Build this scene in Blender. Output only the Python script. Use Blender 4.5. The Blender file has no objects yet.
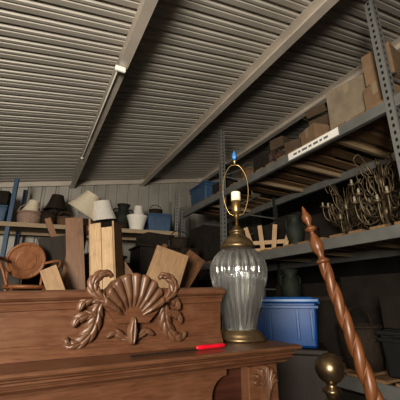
import bpy, math, random, bmesh
from mathutils import Vector, Matrix, Euler
random.seed(4)
COL = bpy.context.scene.collection
D = math.radians

# ---------------------------------------------------------------- materials
def newmat(name):
    m = bpy.data.materials.new(name); m.use_nodes = True
    nt = m.node_tree
    b = nt.nodes["Principled BSDF"]
    return m, nt, b
def ramp(nt, fac, stops):
    r = nt.nodes.new("ShaderNodeValToRGB")
    while len(r.color_ramp.elements) < len(stops): r.color_ramp.elements.new(0.5)
    for e, (p, c) in zip(r.color_ramp.elements, stops):
        e.position = p; e.color = (c[0], c[1], c[2], 1)
    nt.links.new(fac, r.inputs[0]); return r
def plain(name, c, rough=0.6, metal=0.0, var=0.25, scale=12, bump=0.0):
    m, nt, b = newmat(name)
    tc = nt.nodes.new("ShaderNodeTexCoord")
    n = nt.nodes.new("ShaderNodeTexNoise"); n.inputs["Scale"].default_value = scale; n.inputs["Detail"].default_value = 6
    nt.links.new(tc.outputs["Object"], n.inputs["Vector"])
    lo = [x * (1 - var) for x in c]; hi = [min(1, x * (1 + var)) for x in c]
    r = ramp(nt, n.outputs["Fac"], [(0.3, lo), (0.7, hi)])
    nt.links.new(r.outputs[0], b.inputs["Base Color"])
    b.inputs["Roughness"].default_value = rough; b.inputs["Metallic"].default_value = metal
    if bump:
        bp = nt.nodes.new("ShaderNodeBump"); bp.inputs["Strength"].default_value = bump; bp.inputs["Distance"].default_value = 0.01
        nt.links.new(n.outputs["Fac"], bp.inputs["Height"]); nt.links.new(bp.outputs[0], b.inputs["Normal"])
    return m
def wood(name, c1, c2, axis=0, rough=0.4, scale=6, stretch=12, coat=0.0, wear=None):
    m, nt, b = newmat(name)
    tc = nt.nodes.new("ShaderNodeTexCoord"); mp = nt.nodes.new("ShaderNodeMapping")
    s = [stretch, stretch, stretch]; s[axis] = 1.0
    mp.inputs["Scale"].default_value = s
    nt.links.new(tc.outputs["Object"], mp.inputs["Vector"])
    n = nt.nodes.new("ShaderNodeTexNoise"); n.inputs["Scale"].default_value = scale; n.inputs["Detail"].default_value = 8; n.inputs["Distortion"].default_value = 0.5
    nt.links.new(mp.outputs[0], n.inputs["Vector"])
    mid = [(a + b_) / 2 for a, b_ in zip(c1, c2)]
    r = ramp(nt, n.outputs["Fac"], [(0.30, c1), (0.5, mid), (0.70, c2)])
    col = r.outputs[0]
    if wear:
        n2 = nt.nodes.new("ShaderNodeTexNoise"); n2.inputs["Scale"].default_value = 9; n2.inputs["Detail"].default_value = 5
        nt.links.new(tc.outputs["Object"], n2.inputs["Vector"])
        r2 = ramp(nt, n2.outputs["Fac"], [(0.52, (0, 0, 0)), (0.72, (0.5, 0.5, 0.5))])
        mx = nt.nodes.new("ShaderNodeMixRGB"); mx.inputs[2].default_value = (*wear, 1)
        nt.links.new(r2.outputs[0], mx.inputs[0]); nt.links.new(col, mx.inputs[1]); col = mx.outputs[0]
    nt.links.new(col, b.inputs["Base Color"])
    rr = nt.nodes.new("ShaderNodeMapRange"); rr.inputs[3].default_value = rough - 0.06; rr.inputs[4].default_value = rough + 0.12
    nt.links.new(n.outputs["Fac"], rr.inputs[0]); nt.links.new(rr.outputs[0], b.inputs["Roughness"])
    b.inputs["Coat Weight"].default_value = coat; b.inputs["Coat Roughness"].default_value = 0.25
    bp = nt.nodes.new("ShaderNodeBump"); bp.inputs["Strength"].default_value = 0.06; bp.inputs["Distance"].default_value = 0.003
    nt.links.new(n.outputs["Fac"], bp.inputs["Height"]); nt.links.new(bp.outputs[0], b.inputs["Normal"])
    return m

M = {}
M['roof'] = plain('roof_metal', (0.50, 0.475, 0.43), 0.55, 0.1, 0.10, 1.2)
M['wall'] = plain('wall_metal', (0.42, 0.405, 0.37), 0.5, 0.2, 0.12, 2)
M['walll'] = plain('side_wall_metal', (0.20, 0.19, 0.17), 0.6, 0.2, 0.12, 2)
M['walld'] = plain('shaded_wall_metal', (0.035, 0.033, 0.03), 0.7, 0.1, 0.12, 2)  # gloom of the right-hand wall painted in as a near-black base colour
M['purlin'] = plain('purlin_steel', (0.56, 0.51, 0.45), 0.5, 0.1, 0.12, 3)
M['concrete'] = plain('concrete', (0.08, 0.076, 0.07), 0.85, 0, 0.25, 3, 0.2)
M['mahog'] = wood('mahogany', (0.078, 0.034, 0.018), (0.125, 0.058, 0.031), 0, 0.34, 18, 7, 0.35, (0.150, 0.080, 0.048))
M['carve'] = wood('carved_mahogany', (0.072, 0.034, 0.018), (0.125, 0.063, 0.035), 2, 0.42, 9, 6, 0.08)
M['mahogd'] = wood('dark_mahogany', (0.030, 0.010, 0.006), (0.06, 0.02, 0.011), 0, 0.4)
M['brass'] = plain('antique_brass', (0.36, 0.25, 0.11), 0.32, 0.9, 0.3, 30)
M['brassd'] = plain('dark_brass', (0.16, 0.115, 0.065), 0.40, 0.8, 0.35, 30)
M['brassb'] = plain('tarnished_brass', (0.16, 0.12, 0.07), 0.32, 0.9, 0.4, 25)
M['postwood'] = wood('bedpost_wood', (0.10, 0.038, 0.014), (0.18, 0.072, 0.028), 2, 0.38, 6, 12, 0.0)
M['pine'] = wood('pine', (0.38, 0.25, 0.14), (0.54, 0.39, 0.235), 2, 0.6, 6, 12, 0, (0.26, 0.17, 0.10))
M['tanwood'] = wood('tan_wood', (0.24, 0.145, 0.075), (0.36, 0.235, 0.13), 2, 0.6, 6, 12, 0, (0.16, 0.10, 0.06))
M['brownwood'] = wood('brown_wood', (0.11, 0.052, 0.024), (0.20, 0.102, 0.05), 2, 0.5, 6, 12, 0, (0.07, 0.04, 0.024))
M['chairwood'] = wood('chair_wood', (0.15, 0.058, 0.023), (0.26, 0.11, 0.045), 2, 0.5)
M['darkwood'] = wood('dark_wood', (0.012, 0.008, 0.006), (0.03, 0.019, 0.013), 2, 0.55)
M['shelfwood'] = wood('shelf_wood', (0.30, 0.22, 0.14), (0.42, 0.33, 0.22), 0, 0.65)
M['deck'] = wood('deck_wood', (0.17, 0.105, 0.055), (0.30, 0.19, 0.10), 0, 0.7)
M['card'] = plain('cardboard', (0.22, 0.148, 0.092), 0.85, 0, 0.15, 8)
M['cardg'] = plain('faded_cardboard', (0.23, 0.19, 0.143), 0.85, 0, 0.18, 8)
M['cardd'] = plain('shade_dark_cardboard', (0.022, 0.017, 0.013), 0.95, 0, 0.3, 8)  # cardboard darkened to near black, deep shade put into its colour
M['cardm'] = plain('brown_cardboard', (0.09, 0.062, 0.04), 0.85, 0, 0.2, 8)
M['tape'] = plain('packing_tape', (0.30, 0.24, 0.165), 0.3, 0, 0.05, 8)
M['cream'] = plain('cream_fabric', (0.74, 0.66, 0.52), 0.9, 0, 0.06, 20)
M['white'] = plain('white_fabric', (0.82, 0.79, 0.73), 0.85, 0, 0.05, 20)
M['whitep'] = plain('white_enamel', (0.88, 0.88, 0.84), 0.35, 0, 0.03, 10)
M['blue'] = plain('blue_plastic', (0.001, 0.060, 0.23), 0.42, 0, 0.12, 5)
M['bluelid'] = plain('blue_lid_plastic', (0.002, 0.09, 0.31), 0.35, 0, 0.1, 5)
M['slate'] = plain('slate_blue_plastic', (0.05, 0.10, 0.18), 0.45, 0, 0.15, 5)
M['greyp'] = plain('grey_plastic', (0.20, 0.21, 0.22), 0.5, 0, 0.15, 5)
M['black'] = plain('black_plastic', (0.012, 0.012, 0.013), 0.6, 0, 0.2, 5)
M['wicker'] = plain('wicker', (0.13, 0.08, 0.045), 0.8, 0, 0.5, 60, 0.6)
M['wickd'] = plain('dark_wicker', (0.03, 0.02, 0.013), 0.85, 0, 0.5, 60, 0.6)
M['pinkw'] = plain('woven_rose_fibre', (0.34, 0.24, 0.19), 0.85, 0, 0.3, 50, 0.4)
M['red'] = plain('red_plastic', (0.50, 0.008, 0.025), 0.35, 0, 0.1, 20)
M['steel'] = plain('steel', (0.10, 0.10, 0.10), 0.35, 0.9, 0.1, 20)
M['bluecap'] = plain('blue_cap', (0.02, 0.14, 0.38), 0.4, 0, 0.05, 20)
M['iron'] = plain('aged_brass_arms', (0.16, 0.125, 0.08), 0.45, 0.6, 0.4, 30)
M['candle'] = plain('ivory_sleeve', (0.38, 0.34, 0.26), 0.5, 0, 0.08, 20)
M['paper'] = plain('paper_label', (0.85, 0.84, 0.80), 0.8, 0, 0.05, 30)
M['ink'] = plain('faded_ink', (0.12, 0.12, 0.13), 0.8, 0, 0.05, 30)
M['tube'] = plain('frosted_tube', (0.95, 0.95, 0.92), 0.25, 0, 0.03, 10)
M['rackblue'] = plain('rack_beam_grey', (0.20, 0.205, 0.20), 0.5, 0.3, 0.15, 6)
M['green'] = plain('dark_green_glaze', (0.02, 0.027, 0.02), 0.7, 0, 0.3, 15)
M['rug'] = plain('rug_pile', (0.09, 0.058, 0.045), 0.95, 0, 0.5, 25, 0.4)

def slotted(name, c):
    m, nt, b = newmat(name)
    tc = nt.nodes.new("ShaderNodeTexCoord"); sp = nt.nodes.new("ShaderNodeSeparateXYZ")
    nt.links.new(tc.outputs["Object"], sp.inputs[0])
    def mt(op, a, bb=None):
        n = nt.nodes.new("ShaderNodeMath"); n.operation = op
        for i, q in enumerate([a, bb]):
            if q is None: continue
            if isinstance(q, (int, float)): n.inputs[i].default_value = q
            else: nt.links.new(q, n.inputs[i])
        return n.outputs[0]
    fz = mt('FRACT', mt('MULTIPLY', sp.outputs[2], 16.0))
    hz = mt('LESS_THAN', mt('ABSOLUTE', mt('SUBTRACT', fz, 0.5)), 0.24)
    mn = mt('MINIMUM', mt('ABSOLUTE', sp.outputs[0]), mt('ABSOLUTE', sp.outputs[1]))
    hx = mt('LESS_THAN', mn, 0.009)
    f = mt('MULTIPLY', hz, hx)
    mx = nt.nodes.new("ShaderNodeMixRGB"); mx.inputs[1].default_value = (*c, 1); mx.inputs[2].default_value = (0.01, 0.01, 0.01, 1)
    nt.links.new(f, mx.inputs[0]); nt.links.new(mx.outputs[0], b.inputs["Base Color"])
    b.inputs["Roughness"].default_value = 0.5; b.inputs["Metallic"].default_value = 0.3
    return m
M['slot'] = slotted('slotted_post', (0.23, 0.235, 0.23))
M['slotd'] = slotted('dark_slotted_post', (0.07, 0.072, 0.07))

def glassmat():
    m, nt, b = newmat('ribbed_glass')
    nt.nodes.remove(b)
    out = nt.nodes["Material Output"]
    tr = nt.nodes.new("ShaderNodeBsdfTransparent"); tr.inputs[0].default_value = (0.97, 0.98, 0.98, 1)
    gs = nt.nodes.new("ShaderNodeBsdfGlass"); gs.inputs["Roughness"].default_value = 0.0; gs.inputs["IOR"].default_value = 1.45; gs.inputs[0].default_value = (0.98, 0.99, 1.0, 1)
    gl = nt.nodes.new("ShaderNodeBsdfGlossy"); gl.inputs["Roughness"].default_value = 0.13; gl.inputs[0].default_value = (1, 1, 1, 1)
    df = nt.nodes.new("ShaderNodeBsdfDiffuse"); df.inputs[0].default_value = (0.92, 0.93, 0.90, 1)
    fr = nt.nodes.new("ShaderNodeFresnel"); fr.inputs[0].default_value = 1.85
    def mix(f, a, c):
        q = nt.nodes.new("ShaderNodeMixShader")
        if isinstance(f, float): q.inputs[0].default_value = f
        else: nt.links.new(f, q.inputs[0])
        nt.links.new(a, q.inputs[1]); nt.links.new(c, q.inputs[2]); return q.outputs[0]
    a = mix(0.22, tr.outputs[0], gs.outputs[0])
    a = mix(0.035, a, df.outputs[0])
    a = mix(fr.outputs[0], a, gl.outputs[0])
    nt.links.new(a, out.inputs[0])
    return m
M['glass'] = glassmat()

# ---------------------------------------------------------------- helpers
def tag(o, label=None, cat=None, group=None, kind=None):
    if label: o["label"] = label
    if cat: o["category"] = cat
    if group: o["group"] = group
    if kind: o["kind"] = kind
def obj(name, verts, faces, mat, parent=None, smooth=False, loc=(0, 0, 0), rot=(0, 0, 0), bevel=0, label=None, cat=None, group=None, kind=None):
    me = bpy.data.meshes.new(name); me.from_pydata([tuple(v) for v in verts], [], faces); me.update()
    bm = bmesh.new(); bm.from_mesh(me); bmesh.ops.recalc_face_normals(bm, faces=bm.faces); bm.to_mesh(me); bm.free()
    if smooth:
        for p in me.polygons: p.use_smooth = True
    o = bpy.data.objects.new(name, me); COL.objects.link(o)
    me.materials.append(M[mat] if isinstance(mat, str) else mat)
    o.location = loc; o.rotation_euler = rot
    if parent: o.parent = parent
    if bevel:
        md = o.modifiers.new("Bevel", 'BEVEL'); md.width = bevel; md.segments = 2; md.limit_method = 'ANGLE'
    tag(o, label, cat, group, kind)
    return o
def thing(name, label, cat, loc=(0, 0, 0), rot=(0, 0, 0), group=None):
    e = bpy.data.objects.new(name, None); e.empty_display_size = 0.1; COL.objects.link(e)
    e.location = loc; e.rotation_euler = rot; tag(e, label, cat, group); return e
class Geo:
    def __init__(s): s.v = []; s.f = []
    def add(s, v, f):
        n = len(s.v); s.v += [Vector(q) for q in v]; s.f += [tuple(i + n for i in g) for g in f]; return s
    def box(s, c, d, rot=None):
        x, y, z = d[0] / 2, d[1] / 2, d[2] / 2
        vs = [Vector(q) for q in [(-x, -y, -z), (x, -y, -z), (x, y, -z), (-x, y, -z), (-x, -y, z), (x, -y, z), (x, y, z), (-x, y, z)]]
        if rot: R = Euler(rot).to_matrix(); vs = [R @ q for q in vs]
        vs = [q + Vector(c) for q in vs]
        return s.add(vs, [(0, 3, 2, 1), (4, 5, 6, 7), (0, 1, 5, 4), (1, 2, 6, 5), (2, 3, 7, 6), (3, 0, 4, 7)])
    def lathe(s, prof, seg=32, rf=None, c=(0, 0, 0), cap=True):
        vs = []; fs = []; n = len(prof)
        for (r, z) in prof:
            for k in range(seg):
                a = 2 * math.pi * k / seg; rr = r * (rf(a, z) if rf else 1)
                vs.append((c[0] + rr * math.cos(a), c[1] + rr * math.sin(a), c[2] + z))
        for i in range(n - 1):
            for k in range(seg):
                k2 = (k + 1) % seg
                fs.append((i * seg + k, i * seg + k2, (i + 1) * seg + k2, (i + 1) * seg + k))
        if cap:
            if prof[0][0] > 1e-5: fs.append(tuple(range(seg))[::-1])
            if prof[-1][0] > 1e-5: fs.append(tuple((n - 1) * seg + k for k in range(seg)))
        return s.add(vs, fs)
    def tube(s, pts, r, seg=10, close=False):
        pts = [Vector(p) for p in pts]; n = len(pts)
        rs = r if isinstance(r, (list, tuple)) else [r] * n
        vs = []; fs = []; up = Vector((0.123, 0.21, 0.97)).normalized(); prev = None
        for i, p in enumerate(pts):
            if close: t = pts[(i + 1) % n] - pts[i - 1]
            else: t = pts[min(i + 1, n - 1)] - pts[max(i - 1, 0)]
            t.normalize()
            if prev is None:
                a = t.cross(up)
                if a.length < 1e-3: a = t.cross(Vector((1, 0, 0)))
            else: a = prev - t * prev.dot(t)
            a.normalize(); prev = a; b = t.cross(a)
            for k in range(seg):
                q = 2 * math.pi * k / seg
                vs.append(p + (a * math.cos(q) + b * math.sin(q)) * rs[i])
        m = n if close else n - 1
        for i in range(m):
            j = (i + 1) % n
            for k in range(seg):
                k2 = (k + 1) % seg; fs.append((i * seg + k, i * seg + k2, j * seg + k2, j * seg + k))
        if not close: fs += [tuple(range(seg))[::-1], tuple((n - 1) * seg + k for k in range(seg))]
        return s.add(vs, fs)
    def extrude_poly(s, poly, axis_map, d0, d1):
        n = len(poly); vs = [axis_map(a, b, d0) for a, b in poly] + [axis_map(a, b, d1) for a, b in poly]
        fs = [tuple(range(n)), tuple(range(2 * n - 1, n - 1, -1))] + [(i, (i + 1) % n, n + (i + 1) % n, n + i) for i in range(n)]
        return s.add(vs, fs)
    def ribbon(s, path, w, h, base=0.0, groove=0.0, lift=None):
        P = spline(path, 6); n = len(P); K = 11; vs = []; fs = []
        for i, p in enumerate(P):
            t = P[min(i + 1, n - 1)] - P[max(i - 1, 0)]; t.normalize(); nn = Vector((-t.y, t.x))
            f = i / (n - 1); ww = interp(w, f); lf = interp(lift, f) if lift else 0
            for k in range(K):
                q = -1 + 2 * k / (K - 1); dd = math.sqrt(max(0, 1 - q * q)) - groove * max(0, 1 - abs(q) * 3)
                c = p + nn * q * ww
                vs.append((c.x, base - (lf + h * dd) * min(1, ww / (max(w) * 0.5)), c.y))
        for i in range(n - 1):
            for k in range(K - 1): fs.append((i * K + k, i * K + k + 1, (i + 1) * K + k + 1, (i + 1) * K + k))
        fs.append(tuple(range(K))); fs.append(tuple((n - 1) * K + k for k in range(K)))
        return s.add(vs, fs)
    def acanthus(s, path, w, h, lobes, base=0.0, slant=0.12, lift=None, cut=0.36):
        """broad low-relief leaf with scalloped, forward-slanting lobes and a centre vein"""
        P = spline(path, 16); n = len(P); K = 17; N = lobes * 12; vs = []; fs = []
        def at(t):
            x = min(max(t, 0), 1) * (n - 1); i = min(int(x), n - 2); p = P[i].lerp(P[i + 1], x - i)
            d = (P[min(i + 2, n - 1)] - P[max(i - 1, 0)]).normalized(); return p, d
        for i in range(N + 1):
            t = i / N; ph = (t * lobes) % 1.0 if i < N else 1.0
            lb = math.sqrt(max(0, 1 - (2 * ph - 1) ** 2)); ww = interp(w, t); lf = interp(lift, t) if lift else 0
            for k in range(K):
                q = -1 + 2 * k / (K - 1); aq = abs(q)
                p, d = at(t - slant * 0.5 + slant * aq * aq if 0 < i < N else t); nn = Vector((-d.y, d.x))
                wid = ww * (1 - cut * (1 - lb) * aq ** 1.5)
                c = p + nn * q * wid
                dome = math.sqrt(max(0, 1 - aq ** 2.6)); vein = 0.25 * max(0, 1 - aq * 5); flute = 1 - 0.32 * (1 - lb) * min(1, aq * 2)
                vs.append((c.x, base - (lf + h * (dome * flute - vein)) * (1 if 0 < k < K - 1 else 0.0), c.y))
        for i in range(N):
            for k in range(K - 1): fs.append((i * K + k, i * K + k + 1, (i + 1) * K + k + 1, (i + 1) * K + k))
        fs.append(tuple(range(K))); fs.append(tuple(N * K + k for k in range(K)))
        return s.add(vs, fs)
    def xf(s, m):
        s.v = [m @ q for q in s.v]; return s
    def make(s, name, mat, **k): return obj(name, s.v, s.f, mat, **k)
def interp(w, f):
    if len(w) == 1: return w[0]
    x = f * (len(w) - 1); i = min(int(x), len(w) - 2); return w[i] * (1 - (x - i)) + w[i + 1] * (x - i)
def spline(pts, sub=6):
    P = [Vector(p) for p in pts]; out = []
    if len(P) == 2: return [P[0].lerp(P[1], i / 6) for i in range(7)]
    for i in range(len(P) - 1):
        p0 = P[max(i - 1, 0)]; p1 = P[i]; p2 = P[i + 1]; p3 = P[min(i + 2, len(P) - 1)]
        for k in range(sub):
            t = k / sub
            out.append(0.5 * ((2 * p1) + (p2 - p0) * t + (2 * p0 - 5 * p1 + 4 * p2 - p3) * t * t + (3 * p1 - p0 - 3 * p2 + p3) * t ** 3))
    out.append(P[-1]); return out

# ---------------------------------------------------------------- room
SL = 0.205
def ceil_z(x): return 3.648 + SL * x
YB = 6.8; XL = -2.6; XR = 5.6; YF = -3.2
def ribprofile(y0, y1):
    p = []; y = y0; per = 0.155
    while y < y1:
        p += [(y, 0), (y + 0.030, 0), (y + 0.044, 0.032), (y + 0.068, 0.032), (y + 0.082, 0), (y + 0.108, 0), (y + 0.115, 0.009), (y + 0.126, 0.009), (y + 0.133, 0)]
        y += per
    p.append((y1, 0)); return [q for q in p if q[0] <= y1]
g = Geo(); pr = ribprofile(YF, YB + 0.1); vs = []
for dz in (0, 0.006):
    for (y, h) in pr:
        for x in (XL, XR): vs.append((x, y, ceil_z(x) + h + dz))
n = len(pr)
fs = [(2 * i, 2 * i + 1, 2 * i + 3, 2 * i + 2) for i in range(n - 1)] + [(2 * n + 2 * i, 2 * n + 2 * i + 2, 2 * n + 2 * i + 3, 2 * n + 2 * i + 1) for i in range(n - 1)]
g.add(vs, fs); g.make('ceiling', 'roof', kind='structure')
g = Geo(); pts = []; x = XL
while x < XR:
    pts += [(x, 0), (x + 0.10, 0), (x + 0.12, 0.03), (x + 0.15, 0.03), (x + 0.17, 0)]; x += 0.25
pts = [q for q in pts if q[0] <= XR]; pts.append((XR, 0)); vs = []
for (x, h) in pts: vs += [(x, YB + h, 0), (x, YB + h, ceil_z(x))]
n = len(pts)
g.add(vs, [(2 * i, 2 * i + 2, 2 * i + 3, 2 * i + 1) for i in range(n - 1)])
g.make('wall_back', 'wall', kind='structure')
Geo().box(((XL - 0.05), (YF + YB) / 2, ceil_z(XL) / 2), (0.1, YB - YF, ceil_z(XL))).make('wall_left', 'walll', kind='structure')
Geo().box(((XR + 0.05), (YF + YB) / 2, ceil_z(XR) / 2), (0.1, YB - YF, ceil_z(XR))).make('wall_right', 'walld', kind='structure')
Geo().box(((XL + XR) / 2, (YF + YB) / 2, -0.05), (XR - XL, YB - YF + 0.2, 0.1)).make('floor', 'concrete', kind='structure')
for i, x in enumerate((-0.95, 0.555, 2.07, 3.6, 5.1)):
    z = ceil_z(x); g = Geo()
    L = YB - YF; yc = (YB + YF) / 2
    g.box((0.045, yc, -0.08), (0.006, L, 0.15)); g.box((0, yc, -0.152), (0.096, L, 0.006)); g.box((0, yc, -0.006), (0.096, L, 0.006))
    g.box((-0.045, yc, -0.143), (0.006, L, 0.02))
    g.make('trim_%d' % (i + 1), 'purlin', kind='structure', loc=(x, 0, z - 0.004))
Geo().box((1.5, YB - 0.03, 0), (8.2, 0.05, 0.1), (0, -math.atan(SL), 0)).make('trim_6', 'purlin', kind='structure', loc=(0, 0, ceil_z(1.5) - 0.06))

zf = ceil_z(0.555) - 0.165
t = thing('ceiling_light', 'slim unlit white strip light fixed under a purlin', 'ceiling light', (0.54, 3.83, zf))
Geo().tube([(-0.03, -1.12, -0.010), (-0.03, 1.25, -0.010)], 0.0085, 12).make('tube', 'tube', parent=t)
g = Geo(); g.box((-0.015, -1.145, -0.03), (0.11, 0.035, 0.06)); g.make('lamp_holder', 'whitep', parent=t, bevel=0.012)
g = Geo(); g.box((-0.03, 1.265, -0.012), (0.04, 0.03, 0.03)); g.make('lamp_holder', 'whitep', parent=t, bevel=0.004)

# ---------------------------------------------------------------- mantelpiece
mt_ang = math.radians(2.9); ZS = 1.201
mant = thing('mantelpiece', 'carved mahogany mantelpiece with shelf, shell crest and scrolled leaves', 'mantelpiece', (0, 0.84, 0), (0, 0, mt_ang))
U0, U1 = -1.15, 0.875
def ex(prof, u0, u1, name, mat='mahog', bevel=0):
    g = Geo(); g.extrude_poly(prof, lambda a, b, d: (d, a, b), u0, u1); return g.make(name, mat, parent=mant, bevel=bevel)
ex([(0.0, ZS - 0.007), (0.001, ZS - 0.004), (0.004, ZS - 0.001), (0.009, ZS), (0.34, ZS), (0.34, ZS - 0.014), (0.007, ZS - 0.014), (0.002, ZS - 0.011)], U0, U1, 'shelf')
ex([(0.018, ZS - 0.0145), (0.018, ZS - 0.019), (0.010, ZS - 0.0205), (0.008, ZS - 0.024), (0.011, ZS - 0.027), (0.022, ZS - 0.028), (0.022, ZS - 0.032), (0.018, ZS - 0.0335), (0.019, ZS - 0.037), (0.027, ZS - 0.041), (0.034, ZS - 0.046), (0.045, ZS - 0.047), (0.045, ZS - 0.051), (0.054, ZS - 0.052), (0.054, ZS - 0.056), (0.32, ZS - 0.056), (0.32, ZS - 0.0145)], U0 + 0.02, U1 - 0.03, 'cornice')
g = Geo(); g.box(((U0 + U1) / 2 - 0.01, 0.20, (ZS - 0.057) / 2), (U1 - U0 - 0.11, 0.22, ZS - 0.057)); g.make('carcass', 'mahogd', parent=mant)
zt = ZS - 0.057; poly = [(-0.90, zt), (0.60, zt)]
for k in range(9):
    a = k / 8 * math.pi / 2; poly.append((0.60 - 0.055 * math.sin(a), zt - 0.02 - 0.055 * (1 - math.cos(a))))
poly += [(0.545, 0.92), (-0.845, 0.92)]
for k in range(9):
    a = math.pi / 2 - k / 8 * math.pi / 2; poly.append((-0.90 + 0.055 * math.sin(a), zt - 0.02 - 0.055 * (1 - math.cos(a))))
g = Geo(); g.extrude_poly(poly, lambda a, b, d: (a, d, b), 0.065, 0.089); g.make('frieze', 'mahog', parent=mant, bevel=0.003)
for uc in (0.735, -1.01):
    g = Geo(); g.box((uc, 0.070, 0.575), (0.125, 0.042, 1.137)); g.box((uc, 0.062, 0.06), (0.14, 0.05, 0.12))
    g.make('pilaster', 'mahog', parent=mant, bevel=0.003)
    g = Geo(); zb = 1.062
    for i in (-3, 3, -2, 2, -1, 1, 0):
        a = i * 0.34; L = 0.078 - 0.005 * abs(i)
        tip = (uc + math.sin(a) * L * 0.95, zb + 0.004 + math.cos(a) * L)
        mid = (uc + math.sin(a * 0.6) * L * 0.55, zb + math.cos(a * 0.6) * L * 0.55)
        g.ribbon([(uc, zb - 0.03), mid, tip], [0.003, 0.006, 0.010, 0.010, 0.003], 0.026 - 0.002 * abs(i), 0.049, 0.4)
    g.ribbon([(uc, zb - 0.09), (uc, zb - 0.02)], [0.004, 0.014, 0.016], 0.018, 0.049)
    g.make('acanthus_carving', 'carve', parent=mant, smooth=True)
VP_ = 0.155; cu = 0.308
def topz(u): return 1.35 + 0.014 + 0.034 * u
poly = [(-1.0, ZS), (0.64, ZS), (0.64, topz(0.64)), (0.0, topz(0.0)), (-1.0, topz(-0.5))]
g = Geo(); g.extrude_poly(poly, lambda a, b, d: (a, d, b), VP_, VP_ + 0.028); g.make('crest_board', 'mahog', parent=mant)
def sweep(us, zfun, prof, mat, name):
    vs = []; fs = []; k = len(prof)
    for u in us:
        z = zfun(u)
        for (dv, dz) in prof: vs.append((u, VP_ + dv, z + dz))
    for i in range(len(us) - 1):
        for j in range(k):
            j2 = (j + 1) % k; fs.append((i * k + j, i * k + j2, (i + 1) * k + j2, (i + 1) * k + j))
    fs += [tuple(range(k)), tuple((len(us) - 1) * k + j for j in range(k))]
    return obj(name, vs, fs, mat, parent=mant)
capp = [(0.04, 0.003), (0.02, 0.008), (0.0, 0.010), (-0.012, 0.008), (-0.021, 0.003), (-0.027, -0.004), (-0.027, -0.011), (-0.021, -0.017), (-0.011, -0.019), (-0.011, -0.024), (-0.008, -0.026), (-0.006, -0.033), (-0.004, -0.042), (0.0, -0.044), (0.04, -0.044)]
sweep([-1.0, -0.5, 0.0, cu - 0.095], topz, capp, 'mahog', 'cap_moulding')
sweep([cu + 0.095, 0.645], topz, capp, 'mahog', 'cap_moulding')
basep = [(0.0, 0.034), (-0.004, 0.033), (-0.007, 0.028), (-0.007, 0.024), (-0.013, 0.017), (-0.016, 0.010), (-0.016, 0.0005), (0.0, 0.0005)]
sweep([-1.0, 0.64], lambda u: ZS, basep, 'mahog', 'base_moulding')
zp = 1.284
NL = 9; A = 1.02; NT = NL * 14; NRR = 30; vs = []; fs = []
def shellR(a):
    f = (a / A + 1) / 2 * NL; ph = (f - math.floor(f)) if f < NL else 1.0
    lobe = math.sqrt(max(0.0, 1 - (2 * ph - 1) ** 2))
    return (0.148 - 0.038 * (a / A) ** 2) * (0.95 + 0.05 * lobe), lobe
for i in range(NT + 1):
    a = -A + 2 * A * i / NT; R, lobe = shellR(a)
    for k in range(NRR + 1):
        t_ = k / NRR; r = R * (0.06 + 0.94 * t_)
        prof_h = 0.006 + 0.012 * math.sin(min(1, t_ * 1.02) ** 1.4 * math.pi * 0.6)
        edge = math.sqrt(max(0, 1 - max(0, (t_ - 0.94) / 0.06) ** 2))
        hgt = (prof_h * (0.25 + 0.75 * (lobe if t_ > 0.08 else 0.6))) * edge
        aa = a * (1.0 + 0.08 * t_)
        vs.append((cu + math.sin(aa) * r, VP_ - 0.022 * min(1, t_ * 2) - hgt, zp + math.cos(aa) * r))
W = NRR + 1
for i in range(NT):
    for k in range(NRR): fs.append((i * W + k, i * W + k + 1, (i + 1) * W + k + 1, (i + 1) * W + k))
obj('shell_carving', vs, fs, 'carve', parent=mant, smooth=True)
poly = []
for k in range(-14, 15):
    a = k / 14 * A; R, _ = shellR(a); poly.append((cu + math.sin(a * 1.08) * R * 0.985, zp + math.cos(a * 1.08) * R * 0.985))
poly = [(cu - 0.05, zp)] + poly + [(cu + 0.05, zp)]
g = Geo(); g.extrude_poly(poly, lambda a, b, d: (a, d, b), VP_ - 0.021, VP_ + 0.025); g.make('shell_backing', 'mahog', parent=mant)
g = Geo()
g.ribbon([(cu, zp - 0.060), (cu, zp - 0.022), (cu, zp + 0.020)], [0.006, 0.014, 0.017, 0.011, 0.004], 0.020, VP_ - 0.014, 0.3)
for sx in (-1, 1): g.acanthus([(cu + sx * 0.004, zp - 0.052), (cu + sx * 0.026, zp - 0.038), (cu + sx * 0.050, zp - 0.026), (cu + sx * 0.074, zp - 0.038)], [0.005, 0.013, 0.012, 0.003], 0.012, 3, VP_ - 0.003)
g.make('bud_carving', 'carve', parent=mant, smooth=True)
for sx in (-1, 1):
    g = Geo()
    def ac(pts, w, h, n, base=-0.001, **k): g.acanthus([(cu + sx * a, 1.35 + b) for a, b in pts], w, h, n, VP_ + base, **k)
    ac([(0.090, 0.008), (0.106, -0.022), (0.110, -0.056), (0.122, -0.088), (0.148, -0.113), (0.174, -0.116), (0.186, -0.100)], [0.012, 0.021, 0.024, 0.023, 0.018, 0.012, 0.004], 0.016, 7, slant=0.12, cut=0.30)
    ac([(0.100, -0.002), (0.128, 0.004), (0.150, -0.008), (0.160, -0.030)], [0.011, 0.018, 0.016, 0.003], 0.013, 3, base=-0.008, slant=0.18)
    ac([(0.110, -0.040), (0.138, -0.042), (0.160, -0.052), (0.170, -0.072)], [0.010, 0.017, 0.015, 0.003], 0.012, 3, base=-0.006, slant=0.18)
    ac([(0.084, -0.006), (0.110, 0.010), (0.128, 0.030), (0.128, 0.054), (0.110, 0.072), (0.088, 0.076), (0.076, 0.066)], [0.010, 0.018, 0.020, 0.017, 0.013, 0.009, 0.003], 0.014, 6, base=-0.022, slant=0.14, cut=0.28)
    g.make('leaf_carving', 'carve', parent=mant, smooth=True)

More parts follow.
